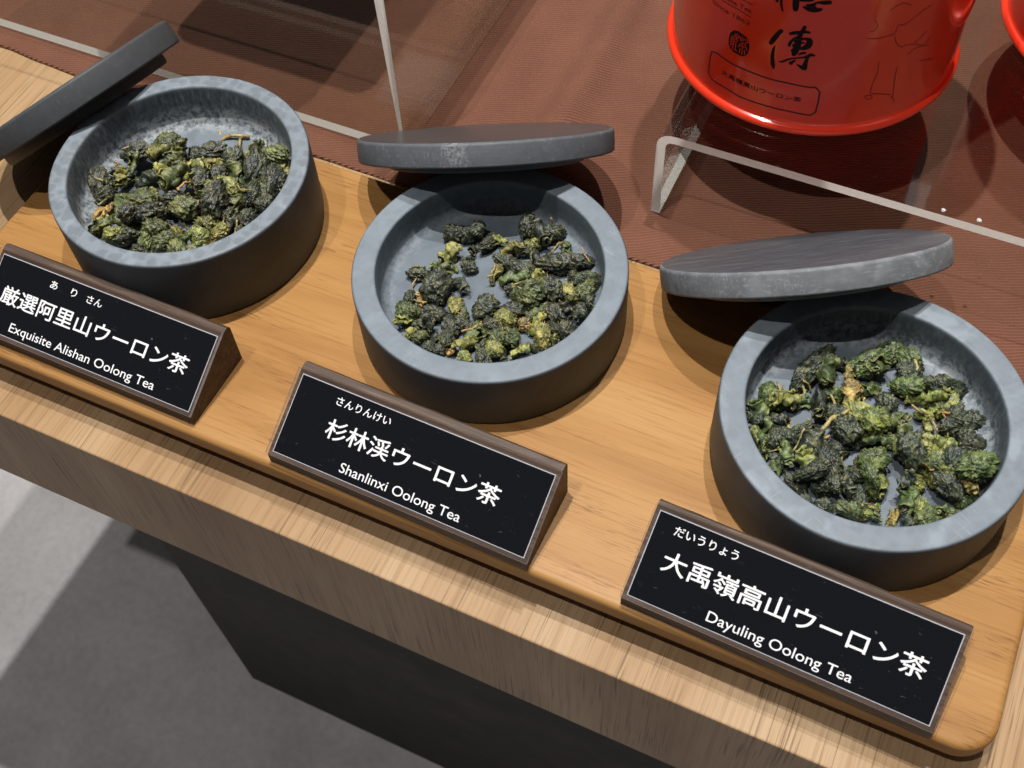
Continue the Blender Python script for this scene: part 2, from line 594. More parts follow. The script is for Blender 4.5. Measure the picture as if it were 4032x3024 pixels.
def rounded_board():
    x0, x1, y0, y1, R = -0.2043, 0.2062, -0.0916, 0.0438, 0.012
    pts = []
    for cx, cy, a0 in ((x1 - R, y0 + R, -90), (x1 - R, y1 - R, 0), (x0 + R, y1 - R, 90), (x0 + R, y0 + R, 180)):
        for i in range(13):
            a = math.radians(a0 + 90 * i / 12)
            pts.append((cx + R * math.cos(a), cy + R * math.sin(a), math.cos(a), math.sin(a)))
    rows = []
    V, F = [], []
    prof = []
    r, th = 0.0024, 0.0095
    for i in range(7):
        a = math.radians(90 - 90 * i / 6)
        prof.append((r * (1 - math.cos(a)), -r + r * math.sin(a)))
    for i in range(7):
        a = math.radians(-90 * i / 6)
        prof.append((r * (1 - math.cos(a)), -th + r + r * math.sin(a)))
    for inset, z in prof:
        row = []
        for x, y, nx, ny in pts:
            V.append((x - nx * inset, y - ny * inset, z))
            row.append(len(V) - 1)
        rows.append(row)
    n = len(pts)
    for a, b in zip(rows, rows[1:]):
        for i in range(n):
            j = (i + 1) % n
            F.append((a[i], b[i], b[j], a[j]))
    F.append(tuple(rows[0]))
    F.append(tuple(reversed(rows[-1])))
    return V, F


V, F = rounded_board()
bo = mesh_obj('panel', V, F, BOARD, smooth=True)
bo.data.set_sharp_from_angle(angle=math.radians(40))
in_parent(bo, board)
for xf in (-0.172, 0.172):
    in_parent(bm_obj('foot', box_bm(xf - 0.012, xf + 0.012, -0.080, 0.034, CZ, -0.0096), PLINTH), board)


# ------------------------------------------------------------------ brown cloth runner
def cloth_edge(x):
    e = 0.0590 + 0.0008 * noise.noise(Vector((x * 9, 3.1, 0))) + 0.0004 * noise.noise(Vector((x * 60, 7, 0)))
    if x < -0.22:
        e += 0.0050 * min(1, (-0.22 - x) / 0.07)
    return e


def cloth_height(x, y):
    z = CZ + 0.0012
    z += 0.0005 * (noise.noise(Vector((x * 14, y * 7, 1.5))) + 0.6)
    # long soft fold running away from the viewer, and smaller ones
    for fx, amp, w in ((-0.0255, 0.0062, 0.0090), (0.004, 0.0022, 0.012), (-0.058, 0.0022, 0.010), (0.245, 0.002, 0.02), (-0.33, 0.003, 0.02)):
        d = (x - fx - 0.003 * noise.noise(Vector((y * 14, fx * 90, 0)))) / w
        g = math.exp(-d * d)
        z += amp * g * (0.35 + 0.65 * min(1, max(0, (y - 0.07) / 0.06)))
    return z


def make_cloth():
    x0, x1, nx = -0.50, 0.50, 330
    offs = [0, 0.0001, 0.0005, 0.0011, 0.002, 0.004, 0.007]
    y_end = 0.60
    ny = 76
    V, F = [], []
    for i in range(nx + 1):
        x = x0 + (x1 - x0) * i / nx
        e = cloth_edge(x)
        col = list(offs) + [0.007 + (y_end - e - 0.007) * ((j + 1) / ny) ** 1.25 for j in range(ny)]
        for j, dy in enumerate(col):
            z = cloth_height(x, e + dy)
            if j == 0:
                z = CZ + 0.0003
            elif j == 1:
                z = CZ + (z - CZ) * 0.6
            elif j == 2:
                z = CZ + (z - CZ) * 0.92
            V.append((x, e + dy, z))
    m = len(offs) + ny
    for i in range(nx):
        for j in range(m - 1):
            a = i * m + j
            F.append((a, a + m, a + m + 1, a + 1))
    return V, F


V, F = make_cloth()
o = mesh_obj('cloth_runner', V, F, CLOTH, smooth=True)
tag(o, 'ribbed brown cloth spread over the counter behind the wooden board', 'cloth')

# ------------------------------------------------------------------ stone jars and lids
JARS = [(-0.12799, -0.00571, 0.0335, 0.0498, 0.0428, 0.0155),
        (0.0, 0.0, 0.0272, 0.0500, 0.0413, 0.0130),
        (0.14157, -0.0069, 0.0305, 0.0502, 0.0413, 0.0150)]
JL = ['round slate jar with dabbed rim beside the leftmost sign, pale chalky stain inside',
      'round smooth slate jar in the middle, tea pushed apart showing its grey floor',
      'round worn slate jar at the right, nearest the rounded corner of the board']


def jar_profile(H, R, ri, fz):
    P = [(0, 0.0006), (R - 0.003, 0.0006), (R - 0.0012, 0.0), (R - 0.0002, 0.0009), (R, 0.002), (R, H * 0.5), (R, H - 0.0016)]
    for i in range(1, 6):
        a = math.radians(90 * i / 5)
        P.append((R - 0.0012 + 0.0012 * math.cos(a), H - 0.0012 + 0.0012 * math.sin(a)))
    P.append(((R + ri) / 2, H))
    b = 0.0010
    for i in range(0, 5):
        a = math.radians(90 + 90 * i / 4)
        P.append((ri + b + b * math.cos(a), H - b + b * math.sin(a)))
    f = 0.0040
    P.append((ri - 0.0004, (H + fz) / 2))
    for i in range(0, 7):
        a = math.radians(0 - 90 * i / 6)
        P.append((ri - 0.0006 - f + f * math.cos(a), fz + f + f * math.sin(a)))
    P.append((ri * 0.5, fz - 0.0002))
    P.append((0, fz - 0.0003))
    return P


for i, (x, y, H, R, ri, fz) in enumerate(JARS):
    V, F = lathe(jar_profile(H, R, ri, fz), 160, 0.004, i * 7.3)
    o = mesh_obj('stone_jar', V, F, SLATE[i], smooth=True)
    o.data.set_sharp_from_angle(angle=math.radians(50))
    o.location = (x, y, 0.0)
    o.rotation_euler = (0, 0, i * 1.3)
    tag(o, JL[i], 'jar', 'open stone tea jars')

LIDS = [((-0.20843, 0.02395, 0.02122), 2.83601, 0.86326, 0.04898, 0.01046, 0.0042),
        ((-0.03312, 0.06522, 0.02163), 2.02331, 0.86163, 0.05095, 0.00915, 0.0028),
        ((0.09934, 0.05360, 0.02392), 2.13626, 0.78870, 0.05128, 0.00893, 0.0030)]
LL = ['dark slate lid leaning on the left rim of the leftmost jar, cut by the frame',
      'plain dark slate lid leaning behind the middle jar, chalk mark on its side',
      'brushed grey slate lid leaning on the back of the rightmost jar']
for i, (c, th, ph, R, t, plug) in enumerate(LIDS):
    n = Vector((math.cos(ph) * math.cos(th), math.cos(ph) * math.sin(th), math.sin(ph)))
    root = empty('jar_lid', c)
    root.rotation_euler = n.to_track_quat('Z', 'Y').to_euler()
    tag(root, LL[i], 'lid', 'slate lids leaning on the jars')
    side = LID_SLATE[i]
    if i == 1:      # chalky rub mark on the side towards the signs
        to_cam = Vector((0.132, -0.231, 0.354)) - Vector(c)
        u = (to_cam - n * to_cam.dot(n)).normalized()
        u = Matrix.Rotation(math.radians(-13), 3, n) @ u
        loc = root.rotation_euler.to_matrix().inverted() @ (u * R - n * 0.0045)
        side = mat_slate('lid_slate_marked', (0.090, 0.098, 0.112), 0.18, brush=0.12, speck=0.3, mark=tuple(loc))
    P = [(0, 0), (R * 0.6, 0.0)]
    for q in range(0, 6):
        a = math.radians(90 - 90 * q / 5)
        P.append((R - 0.0014 + 0.0014 * math.cos(a), -0.0014 + 0.0014 * math.sin(a)))
    P.append((R + 0.0001, -t / 2))
    for q in range(0, 5):
        a = math.radians(0 - 90 * q / 4)
        P.append((R - 0.0009 + 0.0009 * math.cos(a), -t + 0.0009 + 0.0009 * math.sin(a)))
    P.append((0, -t))
    V, F = lathe(P, 160, 0.003, i * 3.1)
    rr_ = [max(math.hypot(V[q][0], V[q][1]) for q in f) for f in F]
    zz_ = [min(V[q][2] for q in f) for f in F]
    d = mesh_obj('disc', V, F, None, root, smooth=True, mats=[side, LID_TOP[i]],
                 fmat=[1 if (r < R - 0.0007 and z > -0.0004) else 0 for r, z in zip(rr_, zz_)])
    d.data.set_sharp_from_angle(angle=math.radians(50))
    rp = 0.0395
    V, F = lathe([(0, -t + 0.0002), (rp, -t + 0.0002), (rp, -t - plug * 0.7), (rp - 0.0006, -t - plug), (0, -t - plug)], 96, 0.003, i)
    d = mesh_obj('plug', V, F, LID_SLATE[i], root, smooth=True)
    d.data.set_sharp_from_angle(angle=math.radians(40))


# ------------------------------------------------------------------ lettering helper
def text_mesh(body, bold=0.0):
    cu = bpy.data.curves.new('lettering', 'FONT')
    cu.body = body
    cu.size = 1.0
    cu.offset = bold
    cu.resolution_u = 4
    t = bpy.data.objects.new('lettering', cu)
    COL.objects.link(t)
    bpy.context.view_layer.update()
    dg = bpy.context.evaluated_depsgraph_get()
    me = bpy.data.meshes.new_from_object(t.evaluated_get(dg))
    V = [tuple(v.co) for v in me.vertices]
    F = [tuple(p.vertices) for p in me.polygons]
    bpy.data.objects.remove(t, do_unlink=True)
    bpy.data.curves.remove(cu)
    bpy.data.meshes.remove(me)
    return V, F


def fit_text(body, x0, x1, base, em_y, bold=0.0):
    """lettering in millimetres: spans x0..x1, baseline at `base`"""
    V, F = text_mesh(body, 0.0)
    xs = [v[0] for v in V]
    a, b = min(xs), max(xs)
    k = (x1 - x0) / (b - a)
    OV, OF = [], []
    for q, (sx, sy) in enumerate(((0, 0), (1, 0), (-1, 0), (0, 1), (0, -1)) if bold else ((0, 0),)):
        i0 = len(OV)
        OV += [(x0 + (v[0] - a + sx * bold) * k, base + (v[1] + sy * bold) * em_y, q * 0.000002) for v in V]
        OF += [tuple(i0 + i for i in f) for f in F]
    return OV, OF


# ------------------------------------------------------------------ name signs
TILT = 0.4937
SIGNS = [(-0.12738, -0.08617, -0.00578,
          [('あ', 24.0, 27.1, 23.15, 3.5, .012), ('り', 33.5, 36.0, 23.15, 3.5, .012), ('さん', 40.8, 47.7, 23.0, 3.4, .012),
           ('厳選阿里山ウーロン茶', 5.2, 89.8, 11.75, 7.45, .012), ('Exquisite Alishan Oolong Tea', 14.1, 80.0, 2.15, 4.85, .003)],
          'black name sign on walnut wedge before the leftmost jar, third tea name cut off at left'),
         (0.00559, -0.08897, -0.01788,
          [('さんりんけい', 15.3, 36.6, 23.2, 3.5, .012), ('杉林渓ウーロン茶', 15.4, 81.7, 11.9, 7.4, .012),
           ('Shanlinxi Oolong Tea', 25.4, 71.6, 2.15, 4.9, .003)],
          'black name sign on walnut wedge before the middle jar, reading Shanlinxi Oolong Tea'),
         (0.13759, -0.08938, -0.0273,
          [('だいうりょう', 6.4, 27.6, 23.15, 3.6, .012), ('大禹嶺高山ウーロン茶', 6.4, 90.3, 11.75, 7.4, .012),
           ('Dayuling Oolong Tea', 25.3, 71.7, 2.15, 4.8, .003)],
          'black name sign on walnut wedge before the rightmost jar, reading Dayuling Oolong Tea')]
SIGNS[0] = SIGNS[0][:4] + ('black name sign on walnut wedge before the leftmost jar, reading Exquisite Alishan Oolong Tea',)
PW, PH = 0.0963, 0.02847
ct, st = math.cos(TILT), math.sin(TILT)


def plate_pt(u, v, h):
    """u from the middle, v up the slope, h off the card plane (metres) -> sign-local"""
    return (u, v * ct - h * st, 0.00603 + v * st + h * ct)


for i, (px, py, rz, lines, label) in enumerate(SIGNS):
    root = empty('name_sign', (px, py, 0.0), rz)
    tag(root, label, 'sign', 'tea name signs')
    # wedge block
    hw = 0.0499
    lo, hi = -0.0019, 0.0309
    tf = (0.0018, 0.0022, 0.0006)[i]
    a = plate_pt(0, lo, -0.0004)
    b = plate_pt(0, hi, -0.0004)
    prof = [(a[1], 0.0), (a[1], a[2]), (b[1], b[2]), (b[1] + tf, b[2] + 0.0002), (b[1] + tf + 0.0014, b[2] - 0.0014), (b[1] + tf + 0.0014, 0.0)]
    V, F = [], []
    xsn = 16
    for q in range(xsn + 1):
        x = -hw + 2 * hw * q / xsn
        for w, (yy, zz) in enumerate(prof):
            j = 0.00018 * noise.noise(Vector((x * 160, w * 9.1, i * 5)))
            V.append((x, yy + j, zz + (j if zz > 0.0005 else 0)))
    m = len(prof)
    for q in range(xsn):
        for w in range(m):
            F.append((q * m + w, q * m + (w + 1) % m, (q + 1) * m + (w + 1) % m, (q + 1) * m + w))
    F.append(tuple(range(m)))
    F.append(tuple(reversed(range(xsn * m, xsn * m + m))))
    blk = bmesh.new()
    vs = [blk.verts.new(v) for v in V]
    for f in F:
        blk.faces.new([vs[k] for k in f])
    bm_obj('wood_block', blk, BLOCK, root)
    # card: black print, with the refracted bright line painted as a pale border slab
    def slab(name, u0, u1, v0, v1, h0, h1, mat, parent, mats=None):
        V = [plate_pt(u, v, h) for h in (h0, h1) for u, v in ((u0, v0), (u1, v0), (u1, v1), (u0, v1))]
        F = [(3, 2, 1, 0), (4, 5, 6, 7), (0, 1, 5, 4), (1, 2, 6, 5), (2, 3, 7, 6), (3, 0, 4, 7)]
        return mesh_obj(name, V, F, mat, parent, mats=mats, fmat=[0, 0, 1, 1, 1, 1] if mats else None)
    w2 = PW / 2
    slab('refraction_line', -w2 - 0.00030, w2 + 0.00030, -0.00030, PH + 0.00030, -0.00030, -0.00010, REFRACTION, root)
    card = slab('printed_card', -w2, w2, 0, PH, -0.00008, 0.0, BLACK, root)
    for body, x0, x1, base, emy, bold in lines:
        T, TF = fit_text(body, x0, x1, base, emy, bold)
        mesh_obj('lettering', [plate_pt(x / 1000 - w2, y / 1000, 0.00006 + dz) for x, y, dz in T], TF, WHITE, card)
    slab('clear_cover', -0.0502, 0.0502, -0.0016, 0.0305, 0.0002, 0.0016, None, root, mats=[COVER, EDGE2])


# ------------------------------------------------------------------ acrylic sheet bent along a profile, extruded along y
def sheet_profile(center, t, closed=False):
    """offset a polyline (x, z) both ways by t/2"""
    n = len(center)
    L, Rr = [], []
    for i, (x, z) in enumerate(center):
        if closed:
            p, q = center[(i - 1) % n], center[(i + 1) % n]
        else:
            p, q = center[max(0, i - 1)], center[min(n - 1, i + 1)]
        tx, tz = q[0] - p[0], q[1] - p[1]
        l = math.hypot(tx, tz)
        nx, nz = -tz / l, tx / l
        L.append((x + nx * t / 2, z + nz * t / 2))
        Rr.append((x - nx * t / 2, z - nz * t / 2))
    return L, Rr


def bend(path, r, k=6):
    out = []
    for i, (x, z) in enumerate(path):
        if i == 0 or i == len(path) - 1:
            out.append((x, z))
            continue
        p, q = Vector(path[i - 1]), Vector(path[i + 1])
        c = Vector((x, z))
        d1, d2 = (p - c).normalized(), (q - c).normalized()
        for j in range(k + 1):
            s = j / k
            # quadratic blend keeps the bend round
            a = c + d1 * r * (1 - s)
            b = c + d2 * r * s
            out.append(tuple(a.lerp(b, s)))
    return out


def sheet(name, path, t, y0, y1, parent=None, closed=False):
    L, Rr = sheet_profile(path, t, closed)
    n = len(path)
    V, F, fm = [], [], []
    for y in (y0, y1):
        for x, z in L:
            V.append((x, y, z))
        for x, z in Rr:
            V.append((x, y, z))
    k = 2 * n
    rng = range(n) if closed else range(n - 1)
    for i in rng:
        j = (i + 1) % n
        F.append((i, j, k + j, k + i)); fm.append(0)
        F.append((n + j, n + i, k + n + i, k + n + j)); fm.append(0)
        F.append((i, n + i, n + j, j)); fm.append(1)
        F.append((k + j, k + n + j, k + n + i, k + i)); fm.append(1)
    if not closed:
        F.append((0, k, k + n, n)); fm.append(1)
        F.append((n - 1, 2 * n - 1, k + 2 * n - 1, k + n - 1)); fm.append(1)
    return mesh_obj(name, V, F, None, parent, mats=[CLEAR, EDGE], fmat=fm)


RZ = 0.0270
riser = sheet('acrylic_riser', bend([(0.0332, CZ + 0.0018), (0.0332, RZ - 0.0019), (0.320, RZ - 0.0019), (0.320, CZ + 0.0018)], 0.0055), 0.0038, 0.0859, 0.292)
tag(riser, 'low clear acrylic riser with whitish cut edges carrying the red tins', 'riser')

tube = sheet('acrylic_display_box', bend([(-0.0803, CZ + 0.0046), (-0.0803, 0.086), (-0.44, 0.086), (-0.44, CZ + 0.0046)], 0.002, 2), 0.0052, 0.0752, 0.235, closed=True)
tag(tube, 'open clear acrylic display box at the upper left, behind the leftmost jar', 'display box')

# package on the display box, above the picture, whose shadow falls on the cloth
V, F = [], []
bx = box_bm(-0.228, -0.128, 0.104, 0.20, 0.0888, 0.17, 0.009, 4)
o = bm_obj('tea_package', bx, mat_simple('brown_package', (0.12, 0.05, 0.03), 0.5, 0.4, nscale=60), smooth=True)
tag(o, 'dark brown package standing on the clear display box at upper left', 'package')

# ------------------------------------------------------------------ red tins
CAN_R = 0.0567
CAN_H = 0.128


def can_body():
    R = CAN_R
    P = [(0, 0.0010), (R - 0.003, 0.0010), (R - 0.001, 0.0)]
    for i in range(9):                      # rolled bead at the foot
        a = math.radians(-90 + 180 * i / 8)
        P.append((R + 0.0002 + 0.0019 * math.cos(a), 0.0020 + 0.0019 * math.sin(a)))
    P += [(R - 0.0002, 0.0042), (R, 0.006), (R, CAN_H * 0.5), (R, CAN_H - 0.004)]
    for i in range(7):
        a = math.radians(-70 + 160 * i / 6)
        P.append((R + 0.0010 * math.cos(a), CAN_H - 0.002 + 0.0014 * math.sin(a)))
    P += [(R - 0.006, CAN_H - 0.001), (0, CAN_H - 0.001)]
    return lathe(P, 160)


def can_map(th_deg, z_mm, off=0.00006):
    a = math.radians(th_deg)
    r = CAN_R + off
    return (r * math.cos(a), r * math.sin(a), z_mm / 1000 - RZ)


def smooth_line(pts, k=6):
    n = len(pts)
    if n < 3:
        out = []
        for i in range(7):
            s = i / 6
            out.append(tuple(a + (b - a) * s for a, b in zip(pts[0], pts[-1])))
        return out
    out = []
    for i in range(n - 1):
        p0, p1, p2, p3 = pts[max(0, i - 1)], pts[i], pts[i + 1], pts[min(n - 1, i + 2)]
        for j in range(k):
            s = j / k
            out.append(tuple(0.5 * ((2 * b) + (-a + c) * s + (2 * a - 5 * b + 4 * c - d) * s * s + (-a + 3 * b - 3 * c + d) * s ** 3)
                             for a, b, c, d in zip(p0, p1, p2, p3)))
    out.append(tuple(pts[-1]))
    return out


def straight_line(pts, k=8):
    out = []
    for a, b in zip(pts, pts[1:]):
        for j in range(k):
            out.append(tuple(p + (q - p) * j / k for p, q in zip(a, b)))
    out.append(tuple(pts[-1]))
    return out


def ribbon(pts, V, F, off, width=None, smooth=True, caps=True):
    """pts: (theta_deg, z_mm, width_mm) on the tin"""
    L = smooth_line([p if len(p) > 2 else (*p, width) for p in pts]) if smooth else straight_line([p if len(p) > 2 else (*p, width) for p in pts])
    kx = math.radians(1) * CAN_R * 1000
    Q = [(t * kx, z, w if width is None else width) for t, z, w in L]
    rows = []
    for i, (x, z, w) in enumerate(Q):
        a, b = Q[max(0, i - 1)], Q[min(len(Q) - 1, i + 1)]
        tx, tz = b[0] - a[0], b[1] - a[1]
        l = math.hypot(tx, tz) or 1
        nx, nz = -tz / l, tx / l
        h = max(w, 0.05) / 2
        rows.append(((x + nx * h, z + nz * h), (x - nx * h, z - nz * h), (tx / l, tz / l), h))
    if caps:
        (a, b, t, h) = rows[0]
        rows.insert(0, (((a[0] * .75 + b[0] * .25) - t[0] * h * .6, (a[1] * .75 + b[1] * .25) - t[1] * h * .6), ((a[0] * .25 + b[0] * .75) - t[0] * h * .6, (a[1] * .25 + b[1] * .75) - t[1] * h * .6), t, h))
        (a, b, t, h) = rows[-1]
        rows.append((((a[0] * .75 + b[0] * .25) + t[0] * h * .6, (a[1] * .75 + b[1] * .25) + t[1] * h * .6), ((a[0] * .25 + b[0] * .75) + t[0] * h * .6, (a[1] * .25 + b[1] * .75) + t[1] * h * .6), t, h))
    i0 = len(V)
    for a, b, *_ in rows:
        V.append(can_map(a[0] / kx, a[1], off))
        V.append(can_map(b[0] / kx, b[1], off))
    for i in range(len(rows) - 1):
        F.append((i0 + 2 * i, i0 + 2 * i + 1, i0 + 2 * i + 3, i0 + 2 * i + 2))


def print_strokes(name, strokes, mat, parent, off=0.00006, width=None, smooth=True):
    V, F = [], []
    for k, s in enumerate(strokes):
        ribbon(s, V, F, off + k * 0.000004, width, smooth)
    return mesh_obj(name, V, F, mat, parent)


def can_text(name, body, th0, th1, z, em, mat, parent, bold=0.0, off=0.00006):
    V, F = text_mesh(body, bold)
    xs = [v[0] for v in V]
    a, b = min(xs), max(xs)
    k = (th1 - th0) / (b - a)
    return mesh_obj(name, [can_map(th0 + (v[0] - a) * k, z + v[1] * em, off) for v in V], F, mat, parent)

BRUSH=[[(-91.29,73.15,1.52),(-92.16,71.72,1.69),(-93.19,69.39,1.86),(-94.02,67.44,1.86),(-94.52,66.08,1.35)],[(-92.7,65.75,0.34),(-92.95,64.15,1.02),(-93.03,61.92,1.35),(-92.72,59.48,1.52),(-92.15,57.1,1.69),(-91.63,55.55,0.68)],[(-88.16,72.65,1.18),(-86.37,73.55,1.44),(-84.51,74.25,1.18),(-82.64,74.75,1.18),(-81.39,74.68,0.85)],[(-83.52,76.89,1.35),(-83.89,75.2,1.52),(-84.48,73.29,1.69),(-84.68,71.29,2.03),(-84.75,69.3,2.54),(-84.95,67.26,2.37),(-85.2,65.53,2.54),(-85.45,63.79,1.52)],[(-85.11,72.32,0.51),(-86.46,70.83,0.85),(-87.28,69.3,1.18),(-87.66,67.87,1.18),(-87.66,67.03,0.51)],[(-84.27,71.22,1.18),(-82.53,71.77,1.02),(-81.16,71.4,2.2),(-80.79,69.99,2.37),(-81.33,68.57,2.37),(-82.72,67.45,1.52),(-84.02,67.32,1.18)],[(-86.21,70.08,0.85),(-84.52,70.34,1.02)],[(-84.01,69.64,0.85),(-82.61,69.95,0.76)],[(-86.39,67.89,1.02),(-84.64,68.66,1.02)],[(-86.41,65.55,1.02),(-84.79,66.3,1.02)],[(-83.66,64.31,0.51),(-82.63,65.3,1.02),(-81.37,65.65,0.85)],[(-90.11,59.44,0.51),(-88.91,59.74,0.76),(-87.09,61.31,0.76),(-84.58,62.57,0.59),(-82.05,63.41,0.76),(-80.24,64.44,1.18),(-79.44,65.17,1.35),(-77.97,64.99,0.68)],[(-80.34,64.25,1.18),(-80.62,62.0,1.35),(-80.7,60.11,1.86),(-80.71,58.57,2.03)],[(-80.74,58.73,1.86),(-82.01,59.16,1.35),(-83.61,59.91,0.34)],[(-84.42,61.59,0.51),(-85.36,60.67,1.02),(-85.95,59.75,1.52)]]
BRUSH_TOP=[[(-95.12,86.36,1.06),(-94.83,84.53,1.32)],[(-93.68,87.33,0.93),(-93.1,83.67,0.93),(-92.29,81.25,0.66)],[(-88.58,88.42,2.11),(-88.15,85.18,2.38),(-87.9,83.06,1.85)],[(-87.58,87.25,0.79),(-84.07,87.86,0.93),(-82.6,88.52,0.79)],[(-84.33,85.88,1.06),(-82.58,86.13,1.59),(-81.06,87.61,0.79),(-78.97,87.95,1.59),(-76.71,88.37,1.59)],[(-85.39,85.03,0.79),(-83.47,84.38,1.59),(-81.47,84.29,1.59),(-79.62,84.97,1.32),(-79.01,85.43,0.53)],[(-82.6,86.24,1.06),(-81.44,85.26,1.32),(-80.59,84.93,1.06)]]
SEAL=[(-109.76,65.05),(-111.11,63.21),(-111.47,60.74),(-111.22,57.99),(-110.09,56.32),(-108.67,55.61),(-106.78,55.53),(-105.32,55.5),(-104.14,55.9),(-102.78,57.4),(-102.21,59.78),(-102.34,61.9),(-103.05,63.63),(-103.95,64.76),(-105.62,65.29),(-107.77,65.64)]
SEAL_LINES=[[(-108.92,64.14,0.34),(-108.71,62.68,0.34)],[(-107.95,64.56,0.34),(-108.08,63.42,0.34),(-107.86,61.96,0.34),(-107.17,61.54,0.34)],[(-107.16,64.1,0.34),(-107.14,63.33,0.34),(-107.6,62.49,0.34)],[(-110.09,62.51,0.34),(-108.79,62.54,0.34)],[(-110.38,61.06,0.34),(-110.16,61.63,0.34),(-107.99,61.79,0.34)],[(-110.42,60.64,0.34),(-108.95,60.96,0.34),(-108.91,59.3,0.34),(-109.13,58.07,0.34),(-109.21,56.52,0.34)],[(-110.61,59.14,0.34),(-109.93,60.07,0.34),(-109.11,59.98,0.34)],[(-110.23,57.95,0.34),(-109.87,58.96,0.34),(-108.95,58.88,0.34)],[(-107.97,61.01,0.34),(-107.92,59.34,0.34),(-107.75,57.53,0.34)],[(-108.48,57.03,0.34),(-107.08,56.98,0.34)],[(-106.53,63.75,0.34),(-106.28,62.7,0.34),(-105.74,62.28,0.34)],[(-105.82,64.41,0.34),(-105.5,62.6,0.34)],[(-104.79,64.15,0.34),(-104.89,62.92,0.34)],[(-103.85,64.03,0.34),(-104.02,63.35,0.34)],[(-103.16,63.77,0.34),(-103.37,62.69,0.34),(-104.15,62.3,0.34)],[(-106.71,59.09,0.34),(-106.07,60.63,0.34),(-104.84,61.95,0.34)],[(-104.43,61.67,0.34),(-103.76,60.91,0.34),(-102.95,59.22,0.34)],[(-104.98,60.99,0.34),(-105.12,60.02,0.34)],[(-105.61,60.07,0.34),(-104.11,60.14,0.34)],[(-105.81,58.87,0.34),(-105.97,56.67,0.34)],[(-104.95,59.51,0.34),(-104.74,56.41,0.34)],[(-104.02,58.89,0.34),(-103.55,57.01,0.34)]]
FRAME=[(-118.84,49.51,0.63),(-115.93,50.52,0.63),(-109.36,50.09,0.63),(-99.54,50.36,0.63),(-92.08,50.36,0.63),(-85.07,50.6,0.63),(-77.51,50.2,0.63),(-75.22,50.51,0.63),(-73.35,48.47,0.63),(-73.07,43.98,0.63),(-73.13,38.46,0.63),(-74.88,36.64,0.63),(-82.96,37.25,0.63),(-93.81,37.17,0.63),(-103.18,36.69,0.63),(-110.22,37.31,0.63),(-114.45,36.95,0.63),(-117.0,37.11,0.63),(-119.12,38.91,0.63),(-119.31,45.61,0.63),(-118.84,49.51,0.63)]
FIGURE=[[(-61.28,73.34,0.41),(-58.39,72.71,0.41),(-54.44,72.9,0.41),(-51.26,73.62,0.41),(-50.61,76.82,0.41),(-48.13,76.73,0.41),(-45.12,78.6,0.41),(-42.97,80.09,0.41),(-38.98,81.91,0.41)],[(-60.74,76.1,0.41),(-59.63,76.26,0.41),(-58.49,78.34,0.41),(-60.29,81.32,0.41)],[(-55.3,84.4,0.41),(-53.35,85.91,0.41),(-51.15,86.51,0.41),(-47.91,85.15,0.41)],[(-50.96,72.41,0.41),(-48.98,68.47,0.41),(-46.37,66.26,0.41),(-44.44,66.78,0.41),(-40.22,65.24,0.41),(-36.85,63.54,0.41),(-34.48,65.39,0.41)],[(-41.43,66.58,0.41),(-39.52,67.57,0.41),(-38.08,69.27,0.41),(-37.18,70.04,0.41)],[(-54.19,61.55,0.41),(-53.58,55.72,0.41),(-54.3,51.29,0.41),(-54.24,46.6,0.41)],[(-45.92,56.64,0.41),(-45.33,50.34,0.41),(-44.21,44.0,0.41),(-43.77,41.29,0.41)],[(-56.22,45.42,0.41),(-54.8,45.77,0.41),(-52.8,44.7,0.41),(-54.29,43.45,0.41),(-56.22,45.42,0.41)],[(-44.87,42.33,0.41),(-42.45,39.5,0.41),(-43.32,38.55,0.41)],[(-54.24,46.6,0.41),(-49.56,45.11,0.41),(-45.14,43.38,0.41)],[(-43.0,61.6,0.41),(-39.72,63.58,0.41),(-33.3,61.91,0.41)],[(-35.94,56.01,0.41),(-32.37,54.59,0.41),(-27.37,52.82,0.41)]]
RULES=[[(-117.03,74.34,0.37),(-109.79,74.65,0.37),(-103.66,74.07,0.37)],[(-108.19,79.47,0.37),(-103.64,79.46,0.37)]]
TEA0='-166,124,68,g -37,220,37,d -99,184,25,d 108,280,37,y 164,286,43,g 82,198,43,d 8,167,43,y 232,278,37,g -281,64,37,d -174,82,37,y -107,74,43,d -264,8,37,g -304,-26,43,d -355,-100,43,d -271,-66,36,y -178,-13,46,d -96,-11,36,y -44,-5,48,g -22,118,37,y 15,62,36,d 61,126,37,d 139,141,43,g 187,206,49,d 264,201,36,y 261,262,30,y 297,163,42,d 208,143,36,d 119,79,36,y 60,37,36,g -7,26,30,y 214,47,45,g 259,60,36,d 301,87,42,g -146,-113,45,g -213,-138,36,g -296,-146,36,d -112,-71,24,y -23,-76,36,d 40,-91,42,g 68,-56,30,t 149,-27,48,d 182,-41,36,d -246,-211,42,t -139,-211,51,g -69,-199,50,d -39,-159,36,g -26,-122,24,t -235,-276,30,y -183,-262,36,g -222,-313,30,g -140,-302,35,y -93,-307,35,d -101,-236,35,d 156,-111,35,y 142,-155,32,g 239,-76,35,d 234,-137,29,y 283,-24,35,d 10,-231,35,g -11,-272,35,g 74,-220,35,y 63,-266,35,g 131,-221,35,g 181,-192,35,y -12,-315,29,d 46,-307,29,g 125,-264,35,g 233,-179,29,t 253,-147,23,y 174,-237,29,g -69,-328,26,d -117,-331,26,y 299,-98,26,d 324,43,30,d -43,330,50,s 48,274,43,s 83,-150,35,s 129,-80,36,s 271,-84,32,s -394,34,25,s 8,1,27,s 115,52,36,s -237,-268,36,s'
